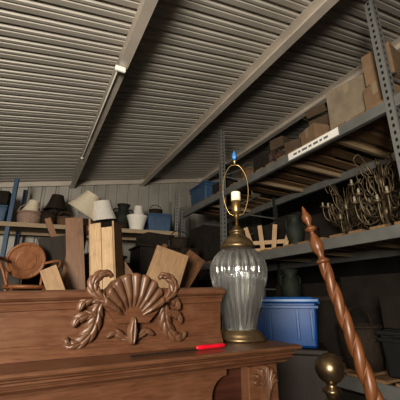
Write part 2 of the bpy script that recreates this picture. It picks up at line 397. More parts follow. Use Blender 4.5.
# ---------------------------------------------------------------- glass table lamp
lx, ly = 0.766, 1.096
lamp = thing('table_lamp', 'ribbed clear glass table lamp, aged brass base, bare harp', 'lamp', (lx, ly, ZS + 0.0005))
base = [(0.0, 0.0), (0.094, 0.0), (0.097, 0.006), (0.095, 0.012), (0.086, 0.016), (0.088, 0.022), (0.080, 0.028), (0.074, 0.036), (0.06, 0.040), (0.0, 0.040)]
Geo().lathe(base, 48).make('lamp_base', 'brassd', parent=lamp, smooth=True)
gp = [(0.060, 0.038), (0.064, 0.060), (0.075, 0.10), (0.090, 0.15), (0.104, 0.20), (0.114, 0.242), (0.116, 0.270), (0.109, 0.300), (0.090, 0.330), (0.067, 0.350), (0.055, 0.358)]
gp = [tuple(q) for q in spline(gp, 4)]
NR = 20
rf = lambda a, z: 1 + 0.10 * (abs(math.cos(a * NR / 2)) ** 0.8 - 0.72)
g = Geo(); g.lathe(gp, 400, rf, cap=False)
g.lathe([(max(0.01, r - 0.012), z) for r, z in gp], 96, None, cap=False); g.make('glass_body', 'glass', parent=lamp, smooth=True)
cap = [(0.060, 0.352), (0.071, 0.356), (0.074, 0.362), (0.070, 0.368), (0.064, 0.372), (0.062, 0.380), (0.054, 0.392), (0.040, 0.404), (0.030, 0.412), (0.028, 0.420), (0.034, 0.424), (0.034, 0.430), (0.026, 0.434), (0.018, 0.442), (0.014, 0.452), (0.0, 0.452)]
g = Geo(); g.lathe(cap, 40, lambda a, z: 1 + (0.03 * abs(math.cos(a * 8)) if z < 0.40 else 0)); g.make('lamp_cap', 'brassd', parent=lamp, smooth=True)
Geo().tube([(0, 0, 0.04), (0, 0, 0.355)], 0.004, 12).make('centre_rod', 'greyp', parent=lamp)
Geo().lathe([(0.007, 0.450), (0.007, 0.490), (0.013, 0.494), (0.009, 0.505), (0.015, 0.508), (0.020, 0.520), (0.020, 0.572), (0.0, 0.572)], 24).make('socket', 'brass', parent=lamp, smooth=True)
Geo().lathe([(0.021, 0.566), (0.021, 0.606), (0.016, 0.608), (0.0, 0.608)], 24).make('socket_sleeve', 'cream', parent=lamp, smooth=True)
ha = math.radians(-32)
hp = [(0.012, 0.500), (0.032, 0.512), (0.050, 0.560), (0.056, 0.620), (0.049, 0.680), (0.026, 0.728), (0.0, 0.740), (-0.026, 0.728), (-0.049, 0.680), (-0.056, 0.620), (-0.050, 0.560), (-0.032, 0.512), (-0.012, 0.500)]
Geo().tube(spline([(a * math.cos(ha), a * math.sin(ha), z) for a, z in hp], 6), 0.0022, 8).make('harp', 'brass', parent=lamp, smooth=True)
Geo().lathe([(0.0, 0.738), (0.006, 0.740), (0.005, 0.752), (0.009, 0.756), (0.004, 0.765), (0.0, 0.765)], 16).make('finial', 'brass', parent=lamp, smooth=True)
Geo().lathe([(0.003, 0.764), (0.008, 0.768), (0.010, 0.780), (0.007, 0.795), (0.004, 0.808), (0.0, 0.810)], 16, lambda a, z: 1 + 0.35 * abs(math.cos(a * 2))).make('finial_cap', 'bluecap', parent=lamp, smooth=True)
cp = [(0.07, 0.04, 0.02), (0.11, 0.06, 0.05), (0.125, 0.03, 0.10), (0.105, 0.0, 0.12), (0.092, 0.02, 0.09), (0.115, 0.05, 0.04), (0.12, 0.075, 0.006)]
Geo().tube(spline(cp, 6), 0.003, 8).make('power_cord', 'brass', parent=lamp, smooth=True)

tool = thing('hand_file', 'long steel hand file with a glossy red plastic handle', 'tool', (0.545, 0.950, ZS + 0.0078), (0, 0, math.radians(7)))
Geo().tube([(-0.055, 0, 0), (-0.05, 0, 0), (-0.03, 0, 0), (0.0, 0, 0), (0.03, 0, 0), (0.055, 0, 0), (0.062, 0, 0)], [0.003, 0.006, 0.0075, 0.0062, 0.0075, 0.006, 0.002], 14).make('handle', 'red', parent=tool, smooth=True)
Geo().box((-0.16, 0, -0.004), (0.22, 0.010, 0.003)).make('blade', 'steel', parent=tool)

# ---------------------------------------------------------------- bedpost
p_top = Vector((1.165, 1.093, 1.80)); p_bot = Vector((1.361, 0.690, 0.0))
ax = (p_top - p_bot); Lp = ax.length; q = ax.to_track_quat('Z', 'Y')
bp = thing('bedpost', 'turned mahogany bedpost with spiral twist and pointed finial, leaning', 'bedpost', p_bot); bp.rotation_mode = 'QUATERNION'; bp.rotation_quaternion = q
Geo().lathe([(0.0, 0.0), (0.03, 0.0), (0.036, 0.02), (0.036, 0.10), (0.028, 0.12), (0.036, 0.16), (0.038, 0.30), (0.038, 0.62), (0.030, 0.64), (0.036, 0.66), (0.0, 0.66)], 28).make('post_base', 'postwood', parent=bp, smooth=True)
vs = []; fs = []; N = 400; S = 56; z0 = 0.66; z1 = Lp - 0.30
for i in range(N + 1):
    z = z0 + (z1 - z0) * i / N; r0 = 0.034 - 0.009 * i / N
    for k in range(S):
        a = 2 * math.pi * k / S; rr = r0 * (0.62 + 0.44 * abs(math.cos(a - z * 30)) ** 0.55); vs.append((rr * math.cos(a), rr * math.sin(a), z))
for i in range(N):
    for k in range(S): fs.append((i * S + k, i * S + (k + 1) % S, (i + 1) * S + (k + 1) % S, (i + 1) * S + k))
obj('twisted_shaft', vs, fs, 'postwood', parent=bp, smooth=True)
b0 = z1
Geo().lathe([(0.0, b0 - 0.002), (0.022, b0), (0.030, b0 + 0.008), (0.030, b0 + 0.016), (0.016, b0 + 0.026), (0.014, b0 + 0.04), (0.026, b0 + 0.065), (0.030, b0 + 0.09), (0.023, b0 + 0.12), (0.011, b0 + 0.15), (0.011, b0 + 0.16), (0.028, b0 + 0.168), (0.028, b0 + 0.178), (0.011, b0 + 0.188), (0.010, b0 + 0.198), (0.023, b0 + 0.220), (0.024, b0 + 0.238), (0.013, b0 + 0.262), (0.006, b0 + 0.288), (0.0, b0 + 0.30)], 28).make('post_finial', 'postwood', parent=bp, smooth=True)

bb = thing('brass_bed_post', 'tarnished brass bed post topped by a round ball finial', 'bed post', (0.972, 0.862, 0))
g = Geo(); pr_ = [(0.0, 1.172)]
for k in range(1, 15):
    a = math.pi * k / 16; pr_.append((0.049 * math.sin(a), 1.124 + 0.049 * math.cos(a)))
pr_ += [(0.016, 1.074), (0.018, 1.066), (0.030, 1.060), (0.032, 1.052), (0.022, 1.044), (0.018, 1.03), (0.0, 1.03)]
g.lathe(pr_[::-1], 36); g.make('ball_finial', 'brassb', parent=bb, smooth=True)
Geo().lathe([(0.0, 0.0), (0.026, 0.0), (0.026, 0.03), (0.019, 0.04), (0.019, 1.0), (0.028, 1.01), (0.028, 1.024), (0.018, 1.031), (0.0, 1.031)], 28).make('post', 'brassd', parent=bb, smooth=True)

# ---------------------------------------------------------------- racking
rack = thing('storage_rack', 'tall grey slotted steel storage rack with wood decks', 'shelving', (2.4, 0, 0))
YP = [-1.4, 1.2, 3.77, 5.2]; XD = 1.0
for y in YP:
    H = 3.93 if y < 5 else 3.02
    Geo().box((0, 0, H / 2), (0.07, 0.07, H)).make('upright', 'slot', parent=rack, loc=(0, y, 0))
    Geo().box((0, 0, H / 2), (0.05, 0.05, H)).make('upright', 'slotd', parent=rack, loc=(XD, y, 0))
    zz = 0.4
    while zz + 0.5 < H:
        Geo().tube([(0, y, zz), (XD, y, zz)], 0.012, 6).make('cross_brace', 'rackblue', parent=rack)
        Geo().tube([(0, y, zz), (XD, y, zz + 0.5)], 0.010, 6).make('cross_brace', 'rackblue', parent=rack); zz += 0.55
for zc in (0.72, 1.84, 2.86):
    for i in range(3):
        ya, yb = YP[i] + 0.036, YP[i + 1] - 0.036
        for x in (0, XD): Geo().box((x, (ya + yb) / 2, zc), (0.05, yb - ya, 0.10)).make('shelf_beam', 'rackblue', parent=rack, bevel=0.005)
        g = Geo(); y = ya + 0.05
        while y < yb - 0.1:
            g.box((XD / 2, y, zc + 0.061), (XD + 0.03, 0.13, 0.02)); y += 0.20
        g.make('deck', 'deck', parent=rack)
        y = ya + 0.6
        while y < yb - 0.3:
            Geo().box((XD / 2, y, zc + 0.02), (XD - 0.06, 0.04, 0.05)).make('deck_support', 'shelfwood', parent=rack); y += 0.65
lb = Geo().box((-0.0285, 2.02, 2.862), (0.003, 0.66, 0.08)).make('label_strip', 'paper', parent=rack, label='white paper label strip with faded dark print')
g = Geo(); y = 2.27
for wd in (0.05, 0.03, 0.07, 0.04, 0.06, 0.03, 0.05):
    g.box((-0.031, y - wd / 2, 2.862), (0.001, wd, 0.022)); y -= wd + 0.022
g.make('faded_print', 'ink', parent=lb)

# ---------------------------------------------------------------- generic goods
def carton(loc, size, rz=0, mat='card', label='closed brown cardboard carton with taped lid', group=None, open_=False):
    e = thing('cardboard_box', label, 'box', loc, (0, 0, rz), group)
    w, d, h = size; g = Geo(); t_ = 0.006
    g.box((0, -d / 2 + t_ / 2, h / 2), (w, t_, h)); g.box((0, d / 2 - t_ / 2, h / 2), (w, t_, h))
    g.box((-w / 2 + t_ / 2, 0, h / 2), (t_, d - 2 * t_, h)); g.box((w / 2 - t_ / 2, 0, h / 2), (t_, d - 2 * t_, h)); g.box((0, 0, t_ / 2), (w - 2 * t_, d - 2 * t_, t_))
    g.make('carton_body', mat, parent=e)
    if open_:
        for s in (-1, 1):
            Geo().box((0, s * (d / 2 + 0.05), h + 0.06), (w, 0.005, d * 0.38), (s * -0.8, 0, 0)).make('flap', mat, parent=e)
            Geo().box((s * (w / 2 + 0.05), 0, h + 0.06), (0.005, d, w * 0.3), (0, s * 0.7, 0)).make('flap', mat, parent=e)
    else:
        for s in (-1, 1): Geo().box((0, s * d / 4, h + 0.003), (w, d / 2 - 0.003, 0.006)).make('flap', mat, parent=e)
        g = Geo(); g.box((0, 0, h + 0.0075), (w + 0.002, 0.05, 0.002)); g.box((w / 2 + 0.001, 0, h - 0.05), (0.002, 0.05, 0.11)); g.box((-w / 2 - 0.001, 0, h - 0.05), (0.002, 0.05, 0.11))
        g.make('packing_tape', 'tape' if mat in ('card', 'cardg') else mat, parent=e)
    return e
def tote(loc, size, rz=0, mat='blue', lid='bluelid', label='blue plastic storage tote with lid', group=None):
    e = thing('storage_tote', label, 'storage bin', loc, (0, 0, rz), group)
    w, d, h = size; hb = h - 0.03; g = Geo(); k = 0.86
    vs = [(-w / 2 * k, -d / 2 * k, 0), (w / 2 * k, -d / 2 * k, 0), (w / 2 * k, d / 2 * k, 0), (-w / 2 * k, d / 2 * k, 0), (-w / 2 * .94, -d / 2 * .94, hb), (w / 2 * .94, -d / 2 * .94, hb), (w / 2 * .94, d / 2 * .94, hb), (-w / 2 * .94, d / 2 * .94, hb)]
    g.add(vs, [(0, 3, 2, 1), (4, 5, 6, 7), (0, 1, 5, 4), (1, 2, 6, 5), (2, 3, 7, 6), (3, 0, 4, 7)])
    g.make('tub', mat, parent=e, bevel=0.02)
    g = Geo(); g.box((0, 0, hb - 0.045), (w * 0.975, d * 0.975, 0.025))
    for i in (-2, -1, 1, 2): g.box((i * w * 0.19, 0, hb * 0.5), (0.022, d * 0.93, hb * 0.66))
    g.make('reinforcing_ribs', mat, parent=e, bevel=0.004)
    g = Geo(); g.box((0, 0, hb + 0.006), (w, d, 0.032)); g.box((0, 0, hb + 0.026), (w * 0.84, d * 0.8, 0.014)); g.make('lid', lid, parent=e, bevel=0.009)
    for s in (-1, 1): Geo().box((s * w / 2 * 1.0, 0, hb - 0.012), (0.035, d * 0.35, 0.02)).make('handle', lid, parent=e, bevel=0.006)
    return e
def shade(loc, r0, r1, h, rot=(0, 0, 0), mat='cream', label='cream fabric lampshade', group='spare lampshades on the storage shelf'):
    e = thing('lampshade', label, 'lampshade', loc, rot, group)
    prof = [(r0, 0), (r0 * 0.5 + r1 * 0.5 - 0.008, h / 2), (r1, h)]; prof = [tuple(q) for q in spline(prof, 4)]
    g = Geo(); g.lathe(prof, 40, lambda a, z: 1 + 0.008 * math.cos(a * 20), cap=False); g.lathe([(r - 0.004, z) for r, z in prof], 40, cap=False); g.make('shade', mat, parent=e, smooth=True)
    for r, z in ((r0, 0), (r1, h)):
        pts = [(r * math.cos(a), r * math.sin(a), z) for a in [2 * math.pi * k / 40 for k in range(40)]]
        Geo().tube(pts, 0.006, 6, True).make('rim', mat, parent=e, smooth=True)
    return e
def basket(loc, r, h, mat='wicker', label='round brown wicker basket', rot=(0, 0, 0)):
    e = thing('basket', label, 'basket', loc, rot)
    prof = [(0.0, 0.0), (r * 0.8, 0), (r * 0.9, h * 0.3), (r, h * 0.7), (r * 0.97, h), (r * 0.9, h), (r * 0.86, h * 0.3), (0.0, 0.02)]
    Geo().lathe(prof, 36, lambda a, z: 1 + 0.02 * math.cos(a * 18)).make('basket_body', mat, parent=e, smooth=True)
    Geo().tube([(r * math.cos(a), r * math.sin(a), h) for a in [2 * math.pi * k / 36 for k in range(36)]], r * 0.07, 8, True).make('basket_rim', mat, parent=e, smooth=True)
    Geo().tube([(r * math.cos(a), 0, h + r * 0.9 * math.sin(a)) for a in [math.pi * k / 16 for k in range(17)]], r * 0.05, 8).make('basket_handle', mat, parent=e, smooth=True)
    return e
def urn(loc, s, mat, label):
    e = thing('urn', label, 'vase', loc)
    Geo().lathe([(r * s, z * s) for r, z in [(0.0, 0.0), (0.09, 0.0), (0.07, 0.04), (0.12, 0.14), (0.15, 0.26), (0.11, 0.38), (0.08, 0.44), (0.12, 0.52), (0.11, 0.52), (0.06, 0.44), (0.0, 0.40)]], 32).make('urn_body', mat, parent=e, smooth=True)
    for k in (-1, 1): Geo().tube(spline([(k * s * 0.08, 0, 0.44 * s), (k * s * 0.17, 0, 0.42 * s), (k * s * 0.18, 0, 0.32 * s), (k * s * 0.13, 0, 0.26 * s)], 5), 0.012 * s, 8).make('handle', mat, parent=e, smooth=True)
def frame(loc, w, h, rot, mat='darkwood', label='dark empty picture frame leaning upright'):
    e = thing('picture_frame', label, 'picture frame', loc, rot)
    g = Geo()
    g.box((0, 0, 0.025), (w, 0.03, 0.05)); g.box((0, 0, h - 0.025), (w, 0.03, 0.05)); g.box((-w / 2 + 0.025, 0, h / 2), (0.05, 0.03, h - 0.1)); g.box((w / 2 - 0.025, 0, h / 2), (0.05, 0.03, h - 0.1))
    g.make('moulding', mat, parent=e, bevel=0.006)
    Geo().box((0, 0.008, h / 2), (w - 0.1, 0.006, h - 0.1)).make('backing', 'cardd', parent=e)
def board(loc, size, rot, mat, label, group='loose boards leaning in a pile'):
    w, d, h = size
    return Geo().box((0, 0, h / 2), (w, d, h)).make('wooden_board', mat, loc=loc, rot=rot, bevel=0.003, label=label, cat='board', group=group)
def rug(loc, r, L, rz, label='rolled patterned brown rug on the rack'):
    e = thing('rolled_rug', label, 'rug', loc, (0, 0, rz)); pts = []
    for i in range(90):
        a = i / 90 * 2 * math.pi * 4; rr = r * (0.15 + 0.82 * i / 89); pts.append((rr * math.cos(a), rr * math.sin(a)))
    th = r * 0.07; inn = [(x * (1 - th / max(math.hypot(x, y), 1e-4)), y * (1 - th / max(math.hypot(x, y), 1e-4))) for x, y in pts]
    vs = []; fs = []
    for s in (-L / 2, L / 2):
        vs += [(s, x, y + r) for x, y in pts]; vs += [(s, x, y + r) for x, y in inn]
    n = 90
    for i in range(n - 1):
        fs += [(i, i + 1, 2 * n + i + 1, 2 * n + i), (n + i, n + i + 1, 3 * n + i + 1, 3 * n + i), (i, i + 1, n + i + 1, n + i), (2 * n + i, 2 * n + i + 1, 3 * n + i + 1, 3 * n + i)]
    obj('rug_roll', vs, fs, 'rug', parent=e)
    for s in (-0.3, 0.3): Geo().tube([(s * L, r * 0.985 * math.cos(a), r + r * 0.985 * math.sin(a)) for a in [2 * math.pi * k / 28 for k in range(28)]], 0.006, 6, True).make('tie_cord', 'candle', parent=e)
    return e

# ---- back shelf (stands slightly askew to the wall)
AS = D(-12); PV = Vector((1.0, 5.45, 0))
def Bk(x, y=0.30, z=2.53):
    v = Vector((x - 1.0, y, 0)); v.rotate(Euler((0, 0, AS))); return (PV.x + v.x, PV.y + v.y, z)
ZB = 2.53
bs = thing('shelf_unit', 'steel shelf unit with pale wood shelves near the wall', 'shelving', PV, (0, 0, AS))
X0, X1 = -2.05, 1.30
for x in (X0, -1.42, X1):
    for y in (0.0, 0.62): Geo().box((0, 0, 1.64), (0.06, 0.06, 3.28)).make('upright', M['slot'] if x > 0 else 'slate', parent=bs, loc=(x, y, 0))
for z in (ZB, 1.55, 0.6):
    g = Geo()
    for i in range(4): g.box(((X0 + X1) / 2, 0.03 + i * 0.165, z - 0.012), (X1 - X0, 0.155, 0.024))
    g.make('shelf_board', 'shelfwood', parent=bs)
    for y in (-0.045, 0.66): Geo().box(((X0 + X1) / 2, y, z - 0.035), (X1 - X0 + 0.05, 0.02, 0.07)).make('shelf_rail', 'shelfwood', parent=bs)

tote(Bk(-0.72), (0.42, 0.4, 0.32), AS, 'slate', 'slate', 'dark slate-blue storage tote on the wall-side shelf')
carton(Bk(-0.72, 0.3, ZB + 0.335), (0.36, 0.34, 0.22), AS, 'cardd', 'dark carton stacked on a slate-blue tote')
basket(Bk(-0.19, 0.22), 0.19, 0.22, 'pinkw', 'rosy woven basket on the wall-side shelf')
shade(Bk(-0.20, 0.25, ZB + 0.23), 0.15, 0.08, 0.22, (0, D(10), 0), mat='cream', label='small cream lampshade resting in a woven basket')
basket(Bk(0.11, 0.2), 0.13, 0.24, 'wickd', 'dark wicker basket with hoop handle')
basket(Bk(0.38, 0.16), 0.13, 0.16, 'wicker', 'low wicker basket with hoop handle')
shade(Bk(0.16, 0.48), 0.17, 0.13, 0.36, mat='wickd', label='dark brown woven lampshade')
shade(Bk(0.16, 0.48, ZB + 0.37), 0.20, 0.10, 0.28, mat='wickd', label='dark brown flared lampshade stacked on another')
carton(Bk(0.64, 0.34), (0.40, 0.34, 0.18), AS, 'cardd', 'low dark cardboard carton under a tilted lampshade')
shade(Bk(0.61, 0.26, ZB + 0.33), 0.27, 0.14, 0.37, (math.radians(14), math.radians(28), 0), 'cream', 'large cream lampshade tilted on a dark carton')
carton(Bk(1.02, 0.30), (0.28, 0.30, 0.14), AS, 'cardd', 'low dark cardboard carton under a white lampshade')
shade(Bk(1.02, 0.22, ZB + 0.19), 0.22, 0.145, 0.34, (D(6), D(-12), 0), 'white', 'white lampshade tipped on a dark carton')
urn(Bk(1.35, 0.38), 1.05, 'green', 'dark green glazed urn with flared neck')
basket(Bk(1.34, 0.08), 0.09, 0.12, 'wickd', 'small dark wicker basket at the shelf edge')
shade(Bk(1.60, 0.16), 0.12, 0.19, 0.28, mat='white', label='white lampshade standing upside down on the shelf')
tote(Bk(1.86, 0.50), (0.72, 0.28, 0.36), AS, 'slate', 'slate', 'slate-blue storage tote with lid on the wall-side shelf')
shade(Bk(1.64, 0.50, ZB + 0.378), 0.13, 0.08, 0.19, (0, 0, 0), mat='white', label='small white lampshade standing on a storage tote')
basket(Bk(1.98, 0.50, ZB + 0.375), 0.13, 0.14, 'wickd', 'dark wicker basket on a storage tote')
tote(Bk(2.00, 0.16), (0.46, 0.30, 0.34), AS, 'slate', 'slate', 'slate-blue bin on the wall-side shelf')
for i, (x, w, h) in enumerate([(-0.7, 0.5, 0.4), (-0.1, 0.55, 0.5), (0.5, 0.45, 0.35), (1.0, 0.4, 0.55), (1.5, 0.45, 0.4), (2.0, 0.45, 0.6)]):
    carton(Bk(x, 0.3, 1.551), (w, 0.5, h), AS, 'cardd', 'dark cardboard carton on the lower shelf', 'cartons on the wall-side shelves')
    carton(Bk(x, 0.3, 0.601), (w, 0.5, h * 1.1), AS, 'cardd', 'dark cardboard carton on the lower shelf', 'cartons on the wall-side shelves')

# ---- work table with chairs and boards
tb = thing('work_table', 'long dark wooden work table piled with boards and chairs', 'table', (0.30, 3.1, 0))
Geo().box((0, 0, 0.975), (2.6, 1.2, 0.05)).make('table_top', 'darkwood', parent=tb, bevel=0.005)
for sx in (-1, 1):
    for sy in (-1, 1): Geo().box((sx * 1.22, sy * 0.52, 0.475), (0.08, 0.08, 0.95)).make('leg', 'darkwood', parent=tb)
Geo().box((0, -0.55, 0.89), (2.36, 0.03, 0.12)).make('apron', 'darkwood', parent=tb)
def chair(loc, rz, label, k=0.86):
    e = thing('wooden_chair', label, 'chair', loc, (0, 0, rz), 'chairs stacked on the work table')
    K = Matrix.Diagonal((k, k, 1, 1))
    def mk(g, n): return g.xf(K).make(n, 'chairwood', parent=e, smooth=True)
    g = Geo(); g.lathe([(0.0, 0.43), (0.17, 0.43), (0.195, 0.44), (0.195, 0.455), (0.18, 0.462), (0.0, 0.455)], 36); mk(g, 'seat')
    for sx in (-1, 1):
        mk(Geo().tube([(sx * 0.13, -0.13, 0.435), (sx * 0.16, -0.16, 0.25), (sx * 0.19, -0.20, 0.0)], [0.014, 0.017, 0.011], 10), 'leg')
        mk(Geo().tube(spline([(sx * 0.17, 0.19, 0.0), (sx * 0.15, 0.16, 0.30), (sx * 0.15, 0.16, 0.46), (sx * 0.16, 0.20, 0.58)], 4), 0.014, 10), 'leg')
    rr = 0.142; R = Matrix.Translation((0, 0.215, 0.68)) @ Matrix.Rotation(math.radians(-80), 4, 'X')
    g = Geo(); g.lathe([(0.0, -0.012), (rr * .55, -0.012), (rr * .6, -0.009), (rr * .93, -0.009), (rr, -0.014), (rr + .006, 0.0), (rr, 0.014), (rr * .93, 0.009), (rr * .6, 0.009), (rr * .55, 0.012), (0.0, 0.012)], 40); g.xf(R); g.make('back_panel', 'chairwood', parent=e)
    g = Geo(); g.tube([((rr + .006) * math.cos(a), (rr + .006) * math.sin(a), 0) for a in [2 * math.pi * q / 40 for q in range(40)]], 0.013, 10, True); g.xf(R); g.make('back_hoop', 'chairwood', parent=e, smooth=True)
    mk(Geo().tube([(0.165 * math.cos(a), 0.165 * math.sin(a), 0.20) for a in [2 * math.pi * q / 32 for q in range(32)]], 0.009, 8, True), 'stretcher_ring')
    for s in (-1, 1):
        mk(Geo().tube(spline([(s * 0.16, 0.20, 0.66), (s * 0.25, 0.12, 0.68), (s * 0.27, -0.02, 0.66), (s * 0.22, -0.10, 0.56), (s * 0.17, -0.10, 0.45)], 5), 0.012, 10), 'arm')
    return e
chair((0.0, 2.98, 1.0), 0.15, 'warm orange-brown bentwood armchair with a round solid back')
chair((-0.55, 3.25, 1.0), 0.6, 'orange-brown bentwood armchair turned beside another')

LB = 'dark brown plank leaning upright in a pile'
board((0.31, 3.15, 1.006), (0.16, 0.03, 1.08), (D(-7), D(5), D(5)), 'brownwood', LB)
board((0.46, 3.10, 1.006), (0.16, 0.03, 1.12), (D(-4), D(-8), D(-8)), 'brownwood', LB)
board((0.44, 3.30, 1.006), (0.34, 0.02, 0.98), (D(-6), D(-14), D(4)), 'darkwood', 'wide dark panel leaning behind planks')
board((0.40, 2.72, 1.01), (0.13, 0.022, 0.66), (D(-8), D(-26), D(-10)), 'tanwood', 'short tan board tilted against planks')
board((0.90, 2.70, 1.01), (0.32, 0.03, 0.84), (D(-10), D(18), D(-16)), 'tanwood', 'wide tan panel leaning in the pile')
board((1.04, 3.02, 1.01), (0.22, 0.025, 0.98), (D(-8), D(34), D(-10)), 'brownwood', 'brown offcut board tilted sideways behind a panel')
board((1.20, 2.92, 1.01), (0.18, 0.025, 0.84), (D(-10), D(-36), D(-10)), 'brownwood', 'brown plank tilted sideways in the pile')
board((1.34, 2.76, 1.01), (0.10, 0.025, 0.68), (D(-6), D(-16), D(-10)), 'pine', 'short pale offcut standing at a tilt')
board((1.16, 3.12, 1.01), (0.12, 0.03, 0.78), (D(-6), D(10), D(-14)), 'tanwood', 'tan offcut standing behind tilted planks')
board((0.97, 3.22, 1.006), (0.05, 0.05, 1.0), (D(-4), D(20), D(0)), 'brownwood', 'squared timber leaning sideways')
board((0.60, 3.42, 1.01), (0.06, 0.04, 1.25), (D(-4), D(-24), D(0)), 'brownwood', 'long brown batten crossing behind the pile')
board((1.05, 3.47, 1.01), (0.24, 0.022, 0.95), (D(-3), D(38), D(0)), 'darkwood', 'dark plank tilted sideways in the pile')
board((0.82, 3.32, 1.01), (0.20, 0.03, 1.04), (D(-4), D(-6), D(0)), 'brownwood', 'brown board leaning behind the crate')
board((1.34, 3.25, 1.01), (0.07, 0.05, 0.95), (D(-5), D(14), D(0)), 'darkwood', 'dark batten standing in the pile')
cr = thing('wooden_crate', 'tall open crate of pale pine boards', 'crate', (0.70, 2.98, 1.012), (0, D(-7), D(-32)))
for s in (-1, 1): Geo().box((s * 0.11, 0, 0.53), (0.018, 0.24, 1.06 - 0.05 * s)).make('side_board', 'tanwood', parent=cr, bevel=0.002)
g = Geo()
for i in range(2): g.box((-0.052 + i * 0.105, -0.12, 0.53), (0.10, 0.016, 1.0 - 0.1 * i))
g.make('front_boards', 'pine', parent=cr)
Geo().box((0, 0.11, 0.49), (0.20, 0.016, 0.95)).make('back_board', 'tanwood', parent=cr)

def cabinet(loc, size, label, mat='darkwood'):
    e = thing('cabinet', label, 'cabinet', loc); w, d, h = size
    Geo().box((0, 0, h / 2), (w, d, h)).make('carcass', mat, parent=e, bevel=0.006)
    Geo().box((0, 0, h + 0.015), (w + 0.05, d + 0.05, 0.03)).make('top', mat, parent=e, bevel=0.008)
    for s in (-1, 1):
        Geo().box((s * w * 0.245, -d / 2 - 0.009, h * 0.52), (w * 0.46, 0.018, h * 0.86)).make('door', mat, parent=e, bevel=0.004)
        Geo().lathe([(0.0, 0), (0.006, 0), (0.008, 0.015), (0.014, 0.022), (0.0, 0.03)], 16).xf(Matrix.Translation((s * w * 0.05, -d / 2 - 0.018, h * 0.55)) @ Matrix.Rotation(math.pi / 2, 4, 'X')).make('knob', 'brassd', parent=e, smooth=True)
    return e
cabinet((1.75, 4.4, 0), (0.9, 0.5, 2.05), 'tall dark wooden cabinet among stored goods')
cabinet((0.7, 4.6, 0), (0.9, 0.5, 1.9), 'dark wooden cabinet behind leaning boards')
cabinet((-0.6, 4.6, 0), (1.1, 0.5, 1.8), 'dark wooden cabinet behind the chairs')
carton((1.55, 4.4, 2.081), (0.35, 0.35, 0.18), 0.2, 'cardd', 'dark carton on top of a tall cabinet')
basket((1.98, 4.38, 2.081), 0.15, 0.16, 'wickd', 'dark wicker basket on top of a tall cabinet')

yaw = math.radians(-43)
st = thing('storage_chest', 'low dark wooden chest carrying a blue tote', 'chest', (1.985, 2.19, 0), (0, 0, yaw))
Geo().box((0, 0, 0.475), (0.58, 0.40, 0.95)).make('chest_body', 'darkwood', parent=st, bevel=0.01)
Geo().box((0, 0, 0.97), (0.62, 0.44, 0.04)).make('chest_lid', 'darkwood', parent=st, bevel=0.01)
tote((1.985, 2.19, 0.991), (0.56, 0.38, 0.38), yaw, 'blue', 'bluelid', 'deep blue plastic storage tote with lid')

def chandelier(loc, s, rz, label, mat='iron', tilt=(0, 0)):
    e = thing('chandelier', label, 'chandelier', loc, (tilt[0], tilt[1], rz), 'chandeliers stored on the rack')
    rnd = random.Random(int(s * 1000) + int(loc[1] * 100))
    col = [(0.0, 0.0), (0.02, 0.01), (0.035, 0.04), (0.02, 0.07), (0.012, 0.10), (0.03, 0.14), (0.045, 0.18), (0.03, 0.22), (0.012, 0.26), (0.010, 0.40), (0.03, 0.43), (0.035, 0.47), (0.012, 0.52), (0.008, 0.60), (0.0, 0.61)]
    Geo().lathe([(r * s, z * s) for r, z in col], 20).make('column', mat, parent=e, smooth=True)
    Geo().tube([(0.03 * s * math.cos(a), 0, s * (0.635 + 0.03 * math.sin(a))) for a in [2 * math.pi * k / 16 for k in range(16)]], 0.006 * s, 6, True).make('hanging_ring', mat, parent=e, smooth=True)
    for i in range(14):
        a = i * 2 * math.pi / 14 + rnd.uniform(-.18, .18); c, sn = math.cos(a), math.sin(a); dz = rnd.uniform(-0.03, 0.28); kr = rnd.uniform(0.5, 1.0)
        def P(l): return [(r * kr * s * c, r * kr * s * sn, (z + dz * min(1, r / 0.2)) * s) for r, z in l]
        g = Geo(); g.tube(spline(P([(0.03, 0.17), (0.10, 0.10), (0.20, 0.06), (0.28, 0.10), (0.31, 0.18), (0.31, 0.24)]), 5), 0.007 * s, 8)
        g.tube(spline(P([(0.02, 0.44), (0.08, 0.50), (0.15, 0.46), (0.15, 0.36), (0.09, 0.30), (0.13, 0.20), (0.22, 0.20), (0.24, 0.27), (0.20, 0.30)]), 5), 0.0055 * s, 8)
        g.tube(spline(P([(0.20, 0.06), (0.24, 0.14), (0.20, 0.16), (0.17, 0.12)]), 4), 0.005 * s, 6)
        g.tube(spline(P([(0.10, 0.48), (0.18, 0.56), (0.25, 0.50), (0.21, 0.42)]), 4), 0.005 * s, 6)
        o = g.make('arm', mat, parent=e, smooth=True)
        zz = dz * s; cc = (0.31 * kr * s * c, 0.31 * kr * s * sn, zz)
        Geo().lathe([(0.0, 0.24 * s), (0.02 * s, 0.24 * s), (0.042 * s, 0.262 * s), (0.038 * s, 0.262 * s), (0.012 * s, 0.25 * s), (0.0, 0.25 * s)], 16, c=cc).make('drip_cup', mat, parent=o, smooth=True)
        Geo().lathe([(0.0, 0.25 * s), (0.011 * s, 0.25 * s), (0.011 * s, 0.31 * s), (0.0, 0.31 * s)], 12, c=cc).make('candle_sleeve', 'candle', parent=o, smooth=True)
    return e
ZL = 1.912; ZU = 2.932
chandelier((2.78, 1.62, ZL + 0.01), 1.05, 0.2, 'aged-brass chandelier with scrolled arms and ivory candle sleeves')
chandelier((2.98, 2.17, ZL + 0.01), 0.90, 0.6, 'aged-brass chandelier with tangled scrolled arms')
chandelier((3.12, 1.42, ZL + 0.01), 0.62, 0.4, 'small aged-brass chandelier standing behind two others')
cd = thing('slatted_crate', 'pale pine slatted crate end standing on the rack', 'crate', (2.60, 3.05, ZL), (0, 0, D(-50)))
